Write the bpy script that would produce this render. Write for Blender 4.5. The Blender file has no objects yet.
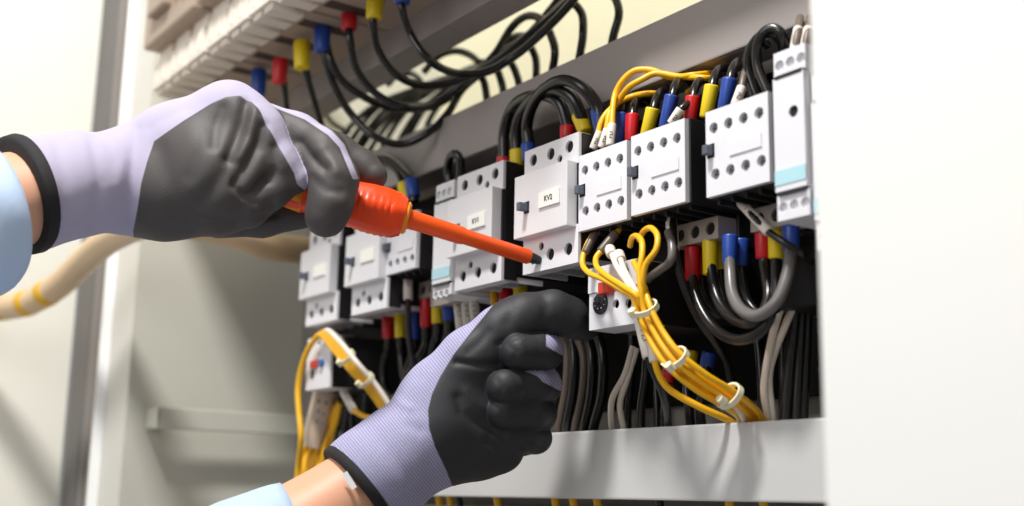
import bpy, bmesh, math, random
import numpy as np
from mathutils import Vector, Matrix, geometry
random.seed(7)
SC = bpy.context.scene
COL = SC.collection
# ------------------------------------------------------------------ camera
CX, CY, F = 512.0, 253.0, 1207.857
R = np.array([[0.57410508, -0.15251748, -0.80445122], [0.81857775, 0.12883794, 0.55975999], [0.01827066, -0.97986693, 0.19881393]])
C = np.array([0.61259346, -0.43524018, -0.21914159])
def at(px, py, Y=0.0):
    d = R @ np.array([px - CX, py - CY, F]); t = (Y - C[1]) / d[1]
    return C + d * t
def hw(u, v, w, D0=0.72):                      # arm sketch units (1 unit = D0/F metres) to metres
    dep = D0 + w * D0 / F
    return C + R @ np.array([(u - CX) / F * dep, (v - CY) / F * dep, dep])
cam = bpy.data.cameras.new('camera'); co = bpy.data.objects.new('camera', cam); COL.objects.link(co)
cam.sensor_width = 36; cam.lens = F / 1024 * 36; cam.clip_start = 0.01; cam.clip_end = 50
M4 = Matrix.Identity(4)
for i in range(3):
    M4[i][0] = R[i][0]; M4[i][1] = -R[i][1]; M4[i][2] = -R[i][2]; M4[i][3] = C[i]
co.matrix_world = M4
cam.dof.use_dof = True; cam.dof.focus_distance = 0.715; cam.dof.aperture_fstop = 5.0
SC.camera = co
# ------------------------------------------------------------------ materials
def new_mat(name, col, rough=.5, metal=0., spec=.5, bump=0., bscale=400., var=0.):
    m = bpy.data.materials.new(name); m.use_nodes = True
    nt = m.node_tree; b = nt.nodes['Principled BSDF']
    b.inputs['Base Color'].default_value = (*col, 1); b.inputs['Roughness'].default_value = rough
    b.inputs['Metallic'].default_value = metal; b.inputs['Specular IOR Level'].default_value = spec
    if bump or var:
        tc = nt.nodes.new('ShaderNodeTexCoord'); n = nt.nodes.new('ShaderNodeTexNoise')
        n.inputs['Scale'].default_value = bscale; n.inputs['Detail'].default_value = 4
        nt.links.new(tc.outputs['Object'], n.inputs['Vector'])
        if bump:
            bp = nt.nodes.new('ShaderNodeBump'); bp.inputs['Strength'].default_value = bump; bp.inputs['Distance'].default_value = .0006
            nt.links.new(n.outputs['Fac'], bp.inputs['Height']); nt.links.new(bp.outputs['Normal'], b.inputs['Normal'])
        if var:
            n2 = nt.nodes.new('ShaderNodeTexNoise'); n2.inputs['Scale'].default_value = 18
            nt.links.new(tc.outputs['Object'], n2.inputs['Vector'])
            mx = nt.nodes.new('ShaderNodeMix'); mx.data_type = 'RGBA'
            mx.inputs['A'].default_value = (*[c * (1 - var) for c in col], 1); mx.inputs['B'].default_value = (*[min(1, c * (1 + var)) for c in col], 1)
            nt.links.new(n2.outputs['Fac'], mx.inputs['Factor']); nt.links.new(mx.outputs['Result'], b.inputs['Base Color'])
    return m
def s2l(r, g, b):
    f = lambda c: (c / 255 / 12.92) if c <= 10 else ((c / 255 + .055) / 1.055) ** 2.4
    return (f(r), f(g), f(b))
MT = {
 'white': new_mat('white_plastic', s2l(232, 231, 236), .42, bump=.05, bscale=900, var=.02),
 'cover': new_mat('cover_plastic', s2l(224, 223, 226), .45, bump=.05, bscale=900, var=.02),
 'black': new_mat('black_plastic', s2l(28, 27, 28), .5, bump=.08, bscale=600),
 'hole': new_mat('dark_recess', s2l(16, 15, 16), .8),
 'screw': new_mat('screw_metal', s2l(150, 150, 150), .35, .9),
 'greyhole': new_mat('grey_terminal', s2l(126, 128, 132), .5),
 'slider': new_mat('slate_plastic', s2l(86, 92, 104), .5),
 'label': new_mat('label_card', s2l(246, 244, 236), .6),
 'ink': new_mat('ink', s2l(50, 50, 55), .7),
 'slot': new_mat('brown_slot', s2l(70, 56, 48), .8),
 'brown': new_mat('warm_taupe_plastic', s2l(172, 152, 136), .5, var=.04),
 'taupe': new_mat('taupe_plastic', s2l(170, 158, 150), .5, var=.04),
 'beige': new_mat('beige_plastic', s2l(236, 226, 214), .5, var=.03),
 'dial': new_mat('dark_dial', s2l(40, 40, 46), .4),
 'redp': new_mat('red_button', s2l(205, 60, 35), .4),
 'bluep': new_mat('blue_button', s2l(60, 100, 170), .4),
 'paleblue': new_mat('pale_blue_band', s2l(182, 222, 232), .5),
 'cable': new_mat('black_cable', s2l(25, 22, 22), .27, spec=.6, bump=.03, bscale=300),
 'cablegrey': new_mat('grey_cable', s2l(112, 108, 106), .33, spec=.6),
 'cabletaupe': new_mat('taupe_cable', s2l(104, 90, 80), .4),
 'red': new_mat('red_sleeve', s2l(205, 24, 38), .38, var=.05),
 'yellow': new_mat('yellow_sleeve', s2l(238, 206, 22), .4, var=.04),
 'blue': new_mat('blue_sleeve', s2l(36, 72, 160), .38, var=.06),
 'wire': new_mat('yellow_wire', s2l(247, 186, 22), .38, var=.04),
 'wirewhite': new_mat('white_wire', s2l(238, 226, 212), .42, var=.03),
 'marker': new_mat('white_marker_sleeve', s2l(228, 220, 210), .55, var=.03),
 'tie': new_mat('nylon_tie', s2l(246, 238, 205), .4),
 'rail': new_mat('grey_powder_coat', s2l(160, 152, 149), .5, bump=.06, bscale=700, var=.05),
 'raillight': new_mat('light_grey_powder_coat', s2l(208, 207, 206), .5, bump=.06, bscale=700, var=.03),
 'plate': new_mat('zinc_plate', s2l(142, 136, 130), .5, var=.05),
 'shadeblack': new_mat('painted_shade_black', s2l(12, 11, 11), .8, spec=.2),  # shade around the contactors, put in as a near-black colour
 'wall': new_mat('greygreen_cabinet_paint', s2l(204, 202, 190), .5, bump=.05, bscale=300, var=.03),
 'backwall': new_mat('cream_cabinet_paint', s2l(226, 222, 194), .55, bump=.05, bscale=300, var=.02),
 'door': new_mat('cream_door_paint', s2l(236, 233, 221), .55, bump=.04, bscale=200, var=.02),
 'frame': new_mat('white_frame_paint', s2l(218, 216, 208), .45, bump=.04, bscale=200, var=.02),
 'strip': new_mat('pure_white_strip', s2l(254, 254, 254), .3),  # pure white, whiter than the frame beside it
 'gasket': new_mat('grey_gasket', s2l(140, 134, 128), .6, var=.06),
 'gasketdark': new_mat('dark_gasket', s2l(112, 108, 106), .6, var=.06),
 'post': new_mat('white_post_paint', s2l(249, 248, 244), .5, bump=.03, bscale=200, var=.01),
 'harness': new_mat('translucent_beige_wrap', s2l(226, 196, 158), .4, var=.08),
 'harnessband': new_mat('yellow_wire_showing', s2l(235, 180, 20), .45),
 'clear': new_mat('clear_sleeve', s2l(205, 185, 165), .3, var=.12),
 'orange': new_mat('orange_insulation', s2l(255, 88, 8), .36, bump=.04, bscale=300),
 'redorange': new_mat('red_orange_grip', s2l(255, 72, 4), .36, bump=.04, bscale=300),
 'collar': new_mat('amber_collar', s2l(252, 150, 20), .35),
 'tip': new_mat('dark_steel', s2l(62, 66, 66), .4, .6),
 'skin': new_mat('skin', s2l(226, 168, 136), .5, bump=.15, bscale=250, var=.05),
 'shirt': new_mat('light_blue_cotton', s2l(186, 206, 235), .85, bump=.35, bscale=260, var=.03),
 'cuff': new_mat('black_cuff', s2l(26, 24, 26), .8, bump=.3, bscale=900),
 'tag': new_mat('white_tag', s2l(236, 236, 238), .7),
}
MT['skin'].node_tree.nodes['Principled BSDF'].inputs['Subsurface Weight'].default_value = .08
MT['skin'].node_tree.nodes['Principled BSDF'].inputs['Subsurface Radius'].default_value = (.004, .002, .001)
def glove_mat(name, coatcol, fabA, fabB, rib, ribamp):
    m = bpy.data.materials.new(name); m.use_nodes = True; nt = m.node_tree; N = nt.nodes.new; L = nt.links.new
    b = nt.nodes['Principled BSDF']
    a1 = N('ShaderNodeAttribute'); a1.attribute_name = 'coat'; a2 = N('ShaderNodeAttribute'); a2.attribute_name = 'along'
    mr = N('ShaderNodeMapRange'); mr.inputs['From Min'].default_value = -.6; mr.inputs['From Max'].default_value = .6
    L(a1.outputs['Fac'], mr.inputs['Value'])
    mul = N('ShaderNodeMath'); mul.operation = 'MULTIPLY'; mul.inputs[1].default_value = rib; L(a2.outputs['Fac'], mul.inputs[0])
    sn = N('ShaderNodeMath'); sn.operation = 'SINE'; L(mul.outputs[0], sn.inputs[0])
    h = N('ShaderNodeMapRange'); h.inputs['From Min'].default_value = -1; h.inputs['From Max'].default_value = 1; L(sn.outputs[0], h.inputs['Value'])
    tc = N('ShaderNodeTexCoord'); nz = N('ShaderNodeTexNoise'); nz.inputs['Scale'].default_value = 1400; L(tc.outputs['Object'], nz.inputs['Vector'])
    mm = N('ShaderNodeMath'); mm.operation = 'MULTIPLY'; L(h.outputs['Result'], mm.inputs[0]); L(nz.outputs['Fac'], mm.inputs[1])
    m2 = N('ShaderNodeMath'); m2.operation = 'MULTIPLY'; m2.inputs[1].default_value = ribamp; L(mm.outputs[0], m2.inputs[0])
    fab = N('ShaderNodeMix'); fab.data_type = 'RGBA'; fab.inputs['A'].default_value = (*fabA, 1); fab.inputs['B'].default_value = (*fabB, 1)
    L(m2.outputs[0], fab.inputs['Factor'])
    cz = N('ShaderNodeTexNoise'); cz.inputs['Scale'].default_value = 60; cz.inputs['Detail'].default_value = 5; L(tc.outputs['Object'], cz.inputs['Vector'])
    cc = N('ShaderNodeMix'); cc.data_type = 'RGBA'; cc.inputs['A'].default_value = (*[c * .8 for c in coatcol], 1); cc.inputs['B'].default_value = (*[c * 1.2 for c in coatcol], 1)
    L(cz.outputs['Fac'], cc.inputs['Factor'])
    mx = N('ShaderNodeMix'); mx.data_type = 'RGBA'; L(mr.outputs['Result'], mx.inputs['Factor']); L(fab.outputs['Result'], mx.inputs['A']); L(cc.outputs['Result'], mx.inputs['B'])
    L(mx.outputs['Result'], b.inputs['Base Color'])
    rg = N('ShaderNodeMapRange'); rg.inputs['To Min'].default_value = .9; rg.inputs['To Max'].default_value = .6; L(mr.outputs['Result'], rg.inputs['Value']); L(rg.outputs['Result'], b.inputs['Roughness'])
    fz = N('ShaderNodeTexNoise'); fz.inputs['Scale'].default_value = 900; L(tc.outputs['Object'], fz.inputs['Vector'])
    ad = N('ShaderNodeMath'); ad.operation = 'ADD'; L(fz.outputs['Fac'], ad.inputs[0])
    iv = N('ShaderNodeMath'); iv.operation = 'SUBTRACT'; iv.inputs[0].default_value = 1; L(mr.outputs['Result'], iv.inputs[1])
    m3 = N('ShaderNodeMath'); m3.operation = 'MULTIPLY'; L(m2.outputs[0], m3.inputs[0]); L(iv.outputs[0], m3.inputs[1]); L(m3.outputs[0], ad.inputs[1])
    bp = N('ShaderNodeBump'); bp.inputs['Strength'].default_value = .25; bp.inputs['Distance'].default_value = .0005
    L(ad.outputs[0], bp.inputs['Height']); L(bp.outputs['Normal'], b.inputs['Normal'])
    return m
# ------------------------------------------------------------------ mesh helpers
def tag(o, label=None, cat=None, group=None, kind=None):
    if label: o['label'] = label
    if cat: o['category'] = cat
    if group: o['group'] = group
    if kind: o['kind'] = kind
    return o
def rootloc(o):
    p = Vector((0, 0, 0))
    while o is not None:
        p += o.location; o = o.parent
    return p
def empty(name, loc):
    o = bpy.data.objects.new(name, None); o.empty_display_size = .02; o.location = loc; COL.objects.link(o); return o
class MB:
    def __init__(s): s.v = []; s.f = []; s.mi = []
    def add(s, vs, fs, mi=0):
        b = len(s.v); s.v += [tuple(float(c) for c in v) for v in vs]
        for f in fs: s.f.append(tuple(b + i for i in f)); s.mi.append(mi)
        return s
    def box(s, lo, hi, mi=0, bev=0.):
        if bev > 0:
            bm = bmesh.new(); bmesh.ops.create_cube(bm, size=1)
            for v in bm.verts:
                for k in range(3): v.co[k] = (lo[k] + hi[k]) / 2 + v.co[k] * (hi[k] - lo[k])
            bmesh.ops.bevel(bm, geom=bm.edges[:], offset=bev, segments=2, affect='EDGES', profile=.6)
            bm.verts.index_update()
            s.add([v.co[:] for v in bm.verts], [[v.index for v in f.verts] for f in bm.faces], mi); bm.free(); return s
        x0, y0, z0 = lo; x1, y1, z1 = hi
        return s.add([(x0,y0,z0),(x1,y0,z0),(x1,y1,z0),(x0,y1,z0),(x0,y0,z1),(x1,y0,z1),(x1,y1,z1),(x0,y1,z1)],
                     [(0,3,2,1),(4,5,6,7),(0,1,5,4),(1,2,6,5),(2,3,7,6),(3,0,4,7)], mi)
    def tube(s, pts, rad, n=12, mi=0, closed=False):
        pts = [Vector(p) for p in pts]; m = len(pts)
        rr = rad if hasattr(rad, '__len__') else [rad] * m
        T = []
        for i in range(m):
            if closed: d = pts[(i + 1) % m] - pts[i - 1]
            else: d = pts[min(i + 1, m - 1)] - pts[max(i - 1, 0)]
            T.append(d.normalized() if d.length > 1e-9 else Vector((0, 0, 1)))
        up = Vector((0, 1, 0)) if abs(T[0].y) < .9 else Vector((1, 0, 0))
        nrm = (up - T[0] * up.dot(T[0])).normalized(); vs = []
        for i in range(m):
            nrm = nrm - T[i] * nrm.dot(T[i]); nrm = nrm.normalized(); bi = T[i].cross(nrm)
            for k in range(n):
                a = 2 * math.pi * k / n; vs.append(pts[i] + (nrm * math.cos(a) + bi * math.sin(a)) * rr[i])
        fs = []
        for i in range(m if closed else m - 1):
            j = (i + 1) % m
            for k in range(n): fs.append((i * n + k, i * n + (k + 1) % n, j * n + (k + 1) % n, j * n + k))
        if not closed: fs.append(tuple(range(n))[::-1]); fs.append(tuple(range((m - 1) * n, m * n)))
        return s.add(vs, fs, mi)
    def disc(s, c, r, y, n=20, mi=0):
        return s.add([(c[0] + r * math.cos(2*math.pi*k/n), y, c[1] + r * math.sin(2*math.pi*k/n)) for k in range(n)], [tuple(range(n))], mi)
    def holed(s, x0, x1, z0, z1, holes, y, depth, mi=0, mih=1, back=None, n=20):
        """front plate in the XZ plane at y (facing -Y) with round recesses; holes: (x, z, r)"""
        loops = [[Vector((x0, z0, 0)), Vector((x1, z0, 0)), Vector((x1, z1, 0)), Vector((x0, z1, 0))]]
        for hx, hz, r in holes: loops.append([Vector((hx + r * math.cos(-2*math.pi*k/n), hz + r * math.sin(-2*math.pi*k/n), 0)) for k in range(n)])
        tri = geometry.tessellate_polygon(loops)
        flat = [p for l in loops for p in l]
        s.add([(p.x, y, p.y) for p in flat], [tuple(t) for t in tri], mi)
        yb = back if back is not None else y + .002
        s.add([(x0,y,z0),(x1,y,z0),(x1,y,z1),(x0,y,z1),(x0,yb,z0),(x1,yb,z0),(x1,yb,z1),(x0,yb,z1)], [(0,4,5,1),(1,5,6,2),(2,6,7,3),(3,7,4,0),(4,7,6,5)], mi)
        for hx, hz, r in holes:
            ring = [(hx + r * math.cos(2*math.pi*k/n), hz + r * math.sin(2*math.pi*k/n)) for k in range(n)]
            s.add([(a, y, b) for a, b in ring] + [(a, y + depth, b) for a, b in ring], [(k, (k+1) % n, n + (k+1) % n, n + k) for k in range(n)], mi)
            s.add([(a, y + depth, b) for a, b in ring], [tuple(range(n))], mih)
        return s
    def build(s, name, mats, parent=None, loc=None, smooth=False, recalc=True, auto=None):
        mats = mats if isinstance(mats, (list, tuple)) else [mats]
        org = rootloc(parent) if parent else Vector(loc if loc is not None else (0, 0, 0))
        me = bpy.data.meshes.new(name)
        me.from_pydata([(v[0]-org.x, v[1]-org.y, v[2]-org.z) for v in s.v], [], s.f)
        for m in mats: me.materials.append(MT[m] if isinstance(m, str) else m)
        for p, mi in zip(me.polygons, s.mi): p.material_index = mi
        if recalc:
            bm = bmesh.new(); bm.from_mesh(me); bmesh.ops.recalc_face_normals(bm, faces=bm.faces[:]); bm.to_mesh(me); bm.free()
        if smooth: me.polygons.foreach_set('use_smooth', [True] * len(me.polygons))
        o = bpy.data.objects.new(name, me); COL.objects.link(o)
        if parent: o.parent = parent
        else: o.location = org
        if auto:
            me.set_sharp_from_angle(angle=math.radians(auto))
        return o
def spline(pts, step=.0025):
    P = [np.array(p, float) for p in pts]
    if len(P) == 2: return [P[0] + (P[1]-P[0]) * t for t in np.linspace(0, 1, 6)]
    P = [2*P[0]-P[1]] + P + [2*P[-1]-P[-2]]; out = []
    for i in range(1, len(P) - 2):
        p0, p1, p2, p3 = P[i-1:i+3]
        a = .5; t0 = 0.; t1 = t0 + max(np.linalg.norm(p1-p0), 1e-6)**a; t2 = t1 + max(np.linalg.norm(p2-p1), 1e-6)**a; t3 = t2 + max(np.linalg.norm(p3-p2), 1e-6)**a
        n = max(3, int(np.linalg.norm(p2-p1) / step))
        for t in np.linspace(t1, t2, n, endpoint=False):
            A1 = (t1-t)/(t1-t0)*p0 + (t-t0)/(t1-t0)*p1; A2 = (t2-t)/(t2-t1)*p1 + (t-t1)/(t2-t1)*p2; A3 = (t3-t)/(t3-t2)*p2 + (t-t2)/(t3-t2)*p3
            B1 = (t2-t)/(t2-t0)*A1 + (t-t0)/(t2-t0)*A2; B2 = (t3-t)/(t3-t1)*A2 + (t-t1)/(t3-t1)*A3
            out.append((t2-t)/(t2-t1)*B1 + (t-t1)/(t2-t1)*B2)
    out.append(P[-2]); return out
def struct(name, mb, mat, **k):
    return tag(mb.build(name, mat, **k), kind='structure')
def text_mesh(body, size, loc, name, mat, parent, org_y, rotz=0):
    cu = bpy.data.curves.new('t', 'FONT'); cu.body = body; cu.size = size; cu.align_x = 'CENTER'; cu.align_y = 'CENTER'; cu.extrude = .0001
    tmp = bpy.data.objects.new('t', cu); COL.objects.link(tmp)
    dg = bpy.context.evaluated_depsgraph_get(); me = bpy.data.meshes.new_from_object(tmp.evaluated_get(dg)); bpy.data.objects.remove(tmp)
    mb = MB(); c, s = math.cos(rotz), math.sin(rotz)
    mb.add([(loc[0] + v.co.x*c - v.co.y*s, org_y - .0002 - v.co.z, loc[2] + v.co.x*s + v.co.y*c) for v in me.vertices], [tuple(p.vertices) for p in me.polygons])
    return mb.build(name, mat, parent)
# ------------------------------------------------------------------ the cabinet (setting)
XL, YF, YB = -.522, -.078, .25
struct('wall_left', MB().box((XL - .004, YF - .002, -.75), (XL, YB, .75)), 'wall')
struct('wall_back', MB().box((XL - .004, YB, -.75), (.62, YB + .004, .75)), 'backwall')
m = MB().box((-.592, YF - .002, -.75), (XL - .0042, YF + .03, .75), 0, .0015)
struct('trim_1', m, 'frame')
m = MB().add([(-.592, YF - .012, -.75), (-.640, YF + .004, -.75), (-.640, YF + .02, -.75), (-.592, YF + .02, -.75), (-.592, YF - .012, .75), (-.640, YF + .004, .75), (-.640, YF + .02, .75), (-.592, YF + .02, .75)],
             [(0,1,5,4),(1,2,6,5),(2,3,7,6),(3,0,4,7),(0,3,2,1),(4,5,6,7)])
struct('trim_2', m, 'strip')
m = MB().box((-.668, YF + .006, -.75), (-.640, YF + .02, .75), 0, .003); m.box((-.676, YF + .002, -.75), (-.668, YF + .02, .75), 0, .002)
struct('trim_3', m, 'gasket')
struct('trim_4', MB().box((-.730, YF + .000, -.75), (-.676, YF + .02, .75), 0, .004), 'gasketdark')
m = MB(); m.add([(-.730, -.08, -.75), (-.730, -.08, .75), (-.81, -.75, .75), (-.81, -.75, -.75), (-.754, -.08, -.75), (-.754, -.08, .75), (-.834, -.75, .75), (-.834, -.75, -.75)],
                [(0,1,2,3),(4,7,6,5),(0,4,5,1),(3,2,6,7),(1,5,6,2),(0,3,7,4)])
m.box((-.7480, -.215, -.75), (-.7440, -.205, .75), 0)
struct('door_1', m, 'door')
struct('trim_5', MB().box((.3232, -.1, -.75), (.95, -.078, .75), 0, .004), 'post')
# grey back plate, black sheet standing in for shade, rails
o = MB().box((-.5215, .094, -.46), (.60, .098, .09)).build('back_plate', 'plate'); tag(o, kind='structure')
o = tag(MB().box((-.440, .088, -.160), (.58, .094, .036)).build('shade_sheet', 'shadeblack'), 'black sheet standing in for shade behind the row of contactors', 'shade sheet')  # added black sheet, its colour stands in for shade behind the devices
def rail(name, x0, x1, z0, z1, y, mat, label, dy=.028):
    m = MB().box((x0, y, z0), (x1, y + .003, z1), 0, .0012)
    m.box((x0, y + .003, z1 - .003), (x1, y + dy, z1), 0, .0008); m.box((x0, y + .003, z0), (x1, y + dy, z0 + .003), 0, .0008)
    return tag(m.build(name, mat, loc=(x0, y, z0)), label, 'rail')
rail('mounting_rail', -.34, .50, .0365, .0765, .045, 'rail', 'grey steel rail above the contactors, below the black cable bundle')
rail('mounting_rail', -.40, .50, -.2188, -.1765, .045, 'raillight', 'wide light grey steel rail below the wires, beside the lower glove')
rail('mounting_rail', XL, .50, .120, .1545, .0, 'rail', 'grey steel rail under the big terminal blocks at the top')
# handle like bar on the side wall
hb = MB().box((XL, -.062, -.1625), (XL + .030, -.055, -.1425), 0, .003)
hb.box((XL + .026, -.062, -.1625), (XL + .030, .24, -.1425), 0, .0015)
hb.box((XL, .225, -.1625), (XL + .030, .232, -.1425), 0, .002)
tag(hb.build('side_bar', 'wall', loc=(XL, -.047, -.15)), 'pale grey flat bar fixed across the inner side wall', 'bar')
# ------------------------------------------------------------------ contactors
def sub(m, *a): return m
def slider(root, x, z, y, mat='slider', out=.0068):
    MB().box((x - .0005, y - .0002, z - .0036), (x + .0050, y + .0005, z + .0040)).build('slider_slot', 'hole', root)
    s = MB().box((x + .0004, y - out, z - .0026), (x + .0042, y, z + .0028), 0, .0007)
    s.build('slider', mat, root)
def plate(root, x0, x1, z0, z1, y, txt=None, slant=0):
    o = MB().box((x0, y - .0012, z0), (x1, y + .0001, z1), 0, .0003).build('label_plate', 'label', root)
    if txt: text_mesh(txt, .0048, ((x0+x1)/2, 0, (z0+z1)/2), 'lettering', 'ink', o, y - .0012)
    return o
def big_contactor(x, ztop, label, txt=None, y=0., w=.0565):
    root = empty('contactor', (x, y, ztop - .081)); tag(root, label, 'contactor', 'large contactors with raised covers')
    X = lambda a: x + a; Z = lambda a: ztop + a
    hs = [(X(.0096), Z(-.0077), .0039), (X(.0281), Z(-.0077), .0039), (X(.0470), Z(-.0074), .0039), (X(.0375), Z(-.0130), .0025)]
    m = MB().holed(X(0), X(w), Z(-.0195), Z(0), hs, y, .0017, back=y + .009); m.build('top_terminal_block', ['white', 'hole'], root)
    hs = [(X(.0102), Z(-.0720), .0039), (X(.0288), Z(-.0720), .0039), (X(.0470), Z(-.0716), .0039), (X(.0194), Z(-.0655), .0026)]
    m = MB().holed(X(0), X(w), Z(-.081), Z(-.0575), hs, y, .0017, back=y + .009)
    for k in range(4):
        m.box((X(.0010 + k*.0178), y + .009, Z(-.081)), (X(.0026 + k*.0178), y + .034, Z(-.0775)))
    m.build('bottom_terminal_block', ['white', 'hole'], root)
    m = MB().box((X(.0004), y + .009, Z(-.0770)), (X(w + .0002), y + .088, Z(-.0006)), 0, .0008)
    m.box((X(.0004), y + .0006, Z(-.0580)), (X(w - .0004), y + .0092, Z(-.0190)))
    m.box((X(w-.0004), y + .0020, Z(-.0800)), (X(w + .0005), y + .012, Z(-.0004)))
    m.build('housing', 'black', root)
    c = MB().box((X(-.0006), y - .0072, Z(-.0590)), (X(.0545), y + .0006, Z(-.0185)), 0, .0005)
    c.build('cover', 'cover', root)
    slider(root, X(.0108), Z(-.0408), y - .0072)
    plate(root, X(.0268), X(.0478), Z(-.0440), Z(-.0343), y - .0072, txt)
    return root
def terminal_strip(root, x0, x1, z0, z1, y, n, mat='taupe'):
    p = (x1 - x0) / n
    hs = [(x0 + p*(k+.5), (z0+z1)/2, min(p, z1-z0)*.30) for k in range(n)]
    m = MB().holed(x0, x1, z0, z1, hs, y, .0016, back=y + .018); m.build('terminal_strip', [mat, 'hole'], root)
def small_contactor(x, ztop, label, w=.0445, strip=True, y=0., h=.0467):
    root = empty('auxiliary_contactor', (x, y, ztop - h)); tag(root, label, 'contactor', 'small eight hole contactors')
    X = lambda a: x + a; Z = lambda a: ztop + a
    hs = [(X(.0058 + .0108*k), Z(-.0099), .0031) for k in range(4)] + [(X(.0067 + .0108*k), Z(-.0352), .0031) for k in range(4)]
    MB().holed(X(0), X(w), Z(-h), Z(0), hs, y, .0024, back=y + .0030).build('front_face', ['white', 'greyhole'], root)
    for hx, hz, r in hs:
        sc = MB().tube([(hx, y + .0026, hz), (hx, y + .0019, hz)], .0017, 10)
        sc.box((hx - .0015, y + .0017, hz - .0003), (hx + .0015, y + .0021, hz + .0003), 1); sc.build('terminal_screw', ['screw', 'hole'], root)
    m = MB().box((X(-.0006), y + .0030, Z(-h - .0004)), (X(w + .0012), y + .040, Z(.0006)), 0, .0006)
    m.build('housing', 'black', root)
    m = MB().box((X(.001), y + .040, Z(-.066)), (X(w), y + .088, Z(.004)), 0, .001)
    for k in range(5): m.box((X(.002 + k*.0098), y + .006, Z(-h - .0032)), (X(.0034 + k*.0098), y + .038, Z(-h)))
    m.build('base_body', 'black', root)
    if strip: terminal_strip(root, X(.006), X(w - .002), Z(-h - .016), Z(-h - .0035), y + .026, 3)
    slider(root, X(.0014), Z(-.0222), y, out=.0050)
    MB().box((X(.0175), y - .0007, Z(-.0280)), (X(.0400), y + .0001, Z(-.0205)), 0, .0002).build('label_plate', 'white', root)
    return root
def relay(x, ztop, label, w=.0205, h=.0865, y=0., band='paleblue', led=True):
    root = empty('control_relay', (x, y, ztop - h)); tag(root, label, 'relay')
    X = lambda a: x + a; Z = lambda a: ztop + a
    hs = [(X(.0037 + .0070*k), Z(-.0072), .0029) for k in range(3)]
    MB().holed(X(0), X(w), Z(-.0125), Z(0), hs, y, .0022, back=y + .03).build('top_terminal_block', ['white', 'greyhole'], root)
    hs = [(X(.0037 + .0070*k), Z(-.0800), .0028) for k in range(3)]
    MB().holed(X(0), X(w), Z(-h), Z(-.0735), hs, y, .0022, back=y + .03).build('bottom_terminal_block', ['white', 'greyhole'], root)
    MB().holed(X(.0002), X(w - .0006), Z(-.0722), Z(-.0140), [(X(.0130), Z(-.0335), .0030)] if led else [], y - .0012, .0011, back=y + .03).build('front_face', ['white', 'hole'], root)
    MB().box((X(.0004), y + .002, Z(-h + .0004)), (X(w - .0004), y + .085, Z(-.0004)), 0, .0005).build('housing', 'cover', root)
    for zz in (-.0140, -.0735):
        MB().box((X(.0018), y - .0015, Z(zz - .0007)), (X(w - .0014), y + .001, Z(zz + .0012))).build('marker_slot', 'dial', root)
    MB().box((X(.0002), y - .0016, Z(-.0690)), (X(w - .0006), y - .0010, Z(-.0615))).build('colour_band', band, root)
    return root
def overload(x, ztop, label, w=.0445, h=.037, y=.01, small=False):
    root = empty('overload_relay', (x, y, ztop - h)); tag(root, label, 'relay')
    X = lambda a: x + a; Z = lambda a: ztop + a
    if not small:
        hs = [(X(.0205), Z(-.0150), .0024), (X(.0345), Z(-.0062), .0028), (X(.0248), Z(-.0240), .0028), (X(.0358), Z(-.0250), .0028)]
        hs = [q for q in hs if q[1] > Z(-.0130)], [q for q in hs if q[1] < Z(-.0170)]
        MB().holed(X(0), X(w), Z(-.0150), Z(.0), hs[0], y - .001, .004, back=y + .02).build('upper_face', ['white', 'greyhole'], root)
        MB().holed(X(0), X(w), Z(-h), Z(-.0153), hs[1], y, .002, back=y + .02).build('front_face', ['white', 'greyhole'], root)
        d = MB().tube([(X(.0112), y + .001, Z(-.0222)), (X(.0112), y - .0012, Z(-.0222))], .0064, 24)
        d.box((X(.0105), y - .0017, Z(-.0260)), (X(.0119), y - .0011, Z(-.0184)), 1)
        d.box((X(.0074), y - .0017, Z(-.0229)), (X(.0150), y - .0011, Z(-.0215)), 1)
        for k in range(10):
            a = 2*math.pi*k/10; d.box((X(.0112 + .0050*math.cos(a)) - .0003, y - .0015, Z(-.0202 + .0050*math.sin(a)) - .0003), (X(.0112 + .0050*math.cos(a)) + .0003, y - .0011, Z(-.0202 + .0050*math.sin(a)) + .0003), 2)
        d.build('setting_dial', ['dial', 'hole', 'white'], root)
        MB().box((X(.0150), y - .0058, Z(-.0178)), (X(.0236), y, Z(-.0108)), 0, .0006).build('reset_button', 'redp', root)
    else:
        hs = [(X(.0085 + k*.0125), Z(-.0055), .003) for k in range(3)] + [(X(.022), Z(-.0135), .002)]
        MB().holed(X(0), X(w), Z(-h), Z(0), hs, y, .002, back=y + .02).build('front_face', ['white', 'greyhole'], root)
        MB().box((X(.0120), y - .003, Z(-.0255)), (X(.0230), y, Z(-.0195)), 0, .0006).build('reset_button', 'redp', root)
        MB().tube([(X(.0300), y, Z(-.0225)), (X(.0300), y - .003, Z(-.0225))], .0032, 16).build('stop_button', 'bluep', root)
        MB().box((X(.0100), y - .001, Z(-.0335)), (X(.0150), y, Z(-.0265)), 0, .0003).build('setting_dial', 'dial', root)
    MB().box((X(-.0003), y + .002, Z(-h + .0004)), (X(w + .0008), y + .078, Z(-.0004)), 0, .0006).build('housing', 'black', root)
    return root
big_contactor(-.0005, .0002, 'large white contactor with raised cover reading KV2, touched by the screwdriver tip', 'KV2')
big_contactor(-.0812, .0002, 'large white contactor with raised cover, behind the orange screwdriver shaft', 'KV1')
big_contactor(-.2330, .0002, 'large white contactor under the screwdriver grip, second from the side wall')
big_contactor(-.3155, .0002, 'large white contactor closest to the side wall, above the overload relay with red button')
small_contactor(.0562, -.0157, 'small eight hole white contactor beside the KV2 contactor, above the dial relay', strip=False)
small_contactor(.1045, -.0148, 'small eight hole white contactor in the middle of the three by the post')
small_contactor(.1652, -.0160, 'small eight hole white contactor beside the slim relay with pale blue band')
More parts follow.
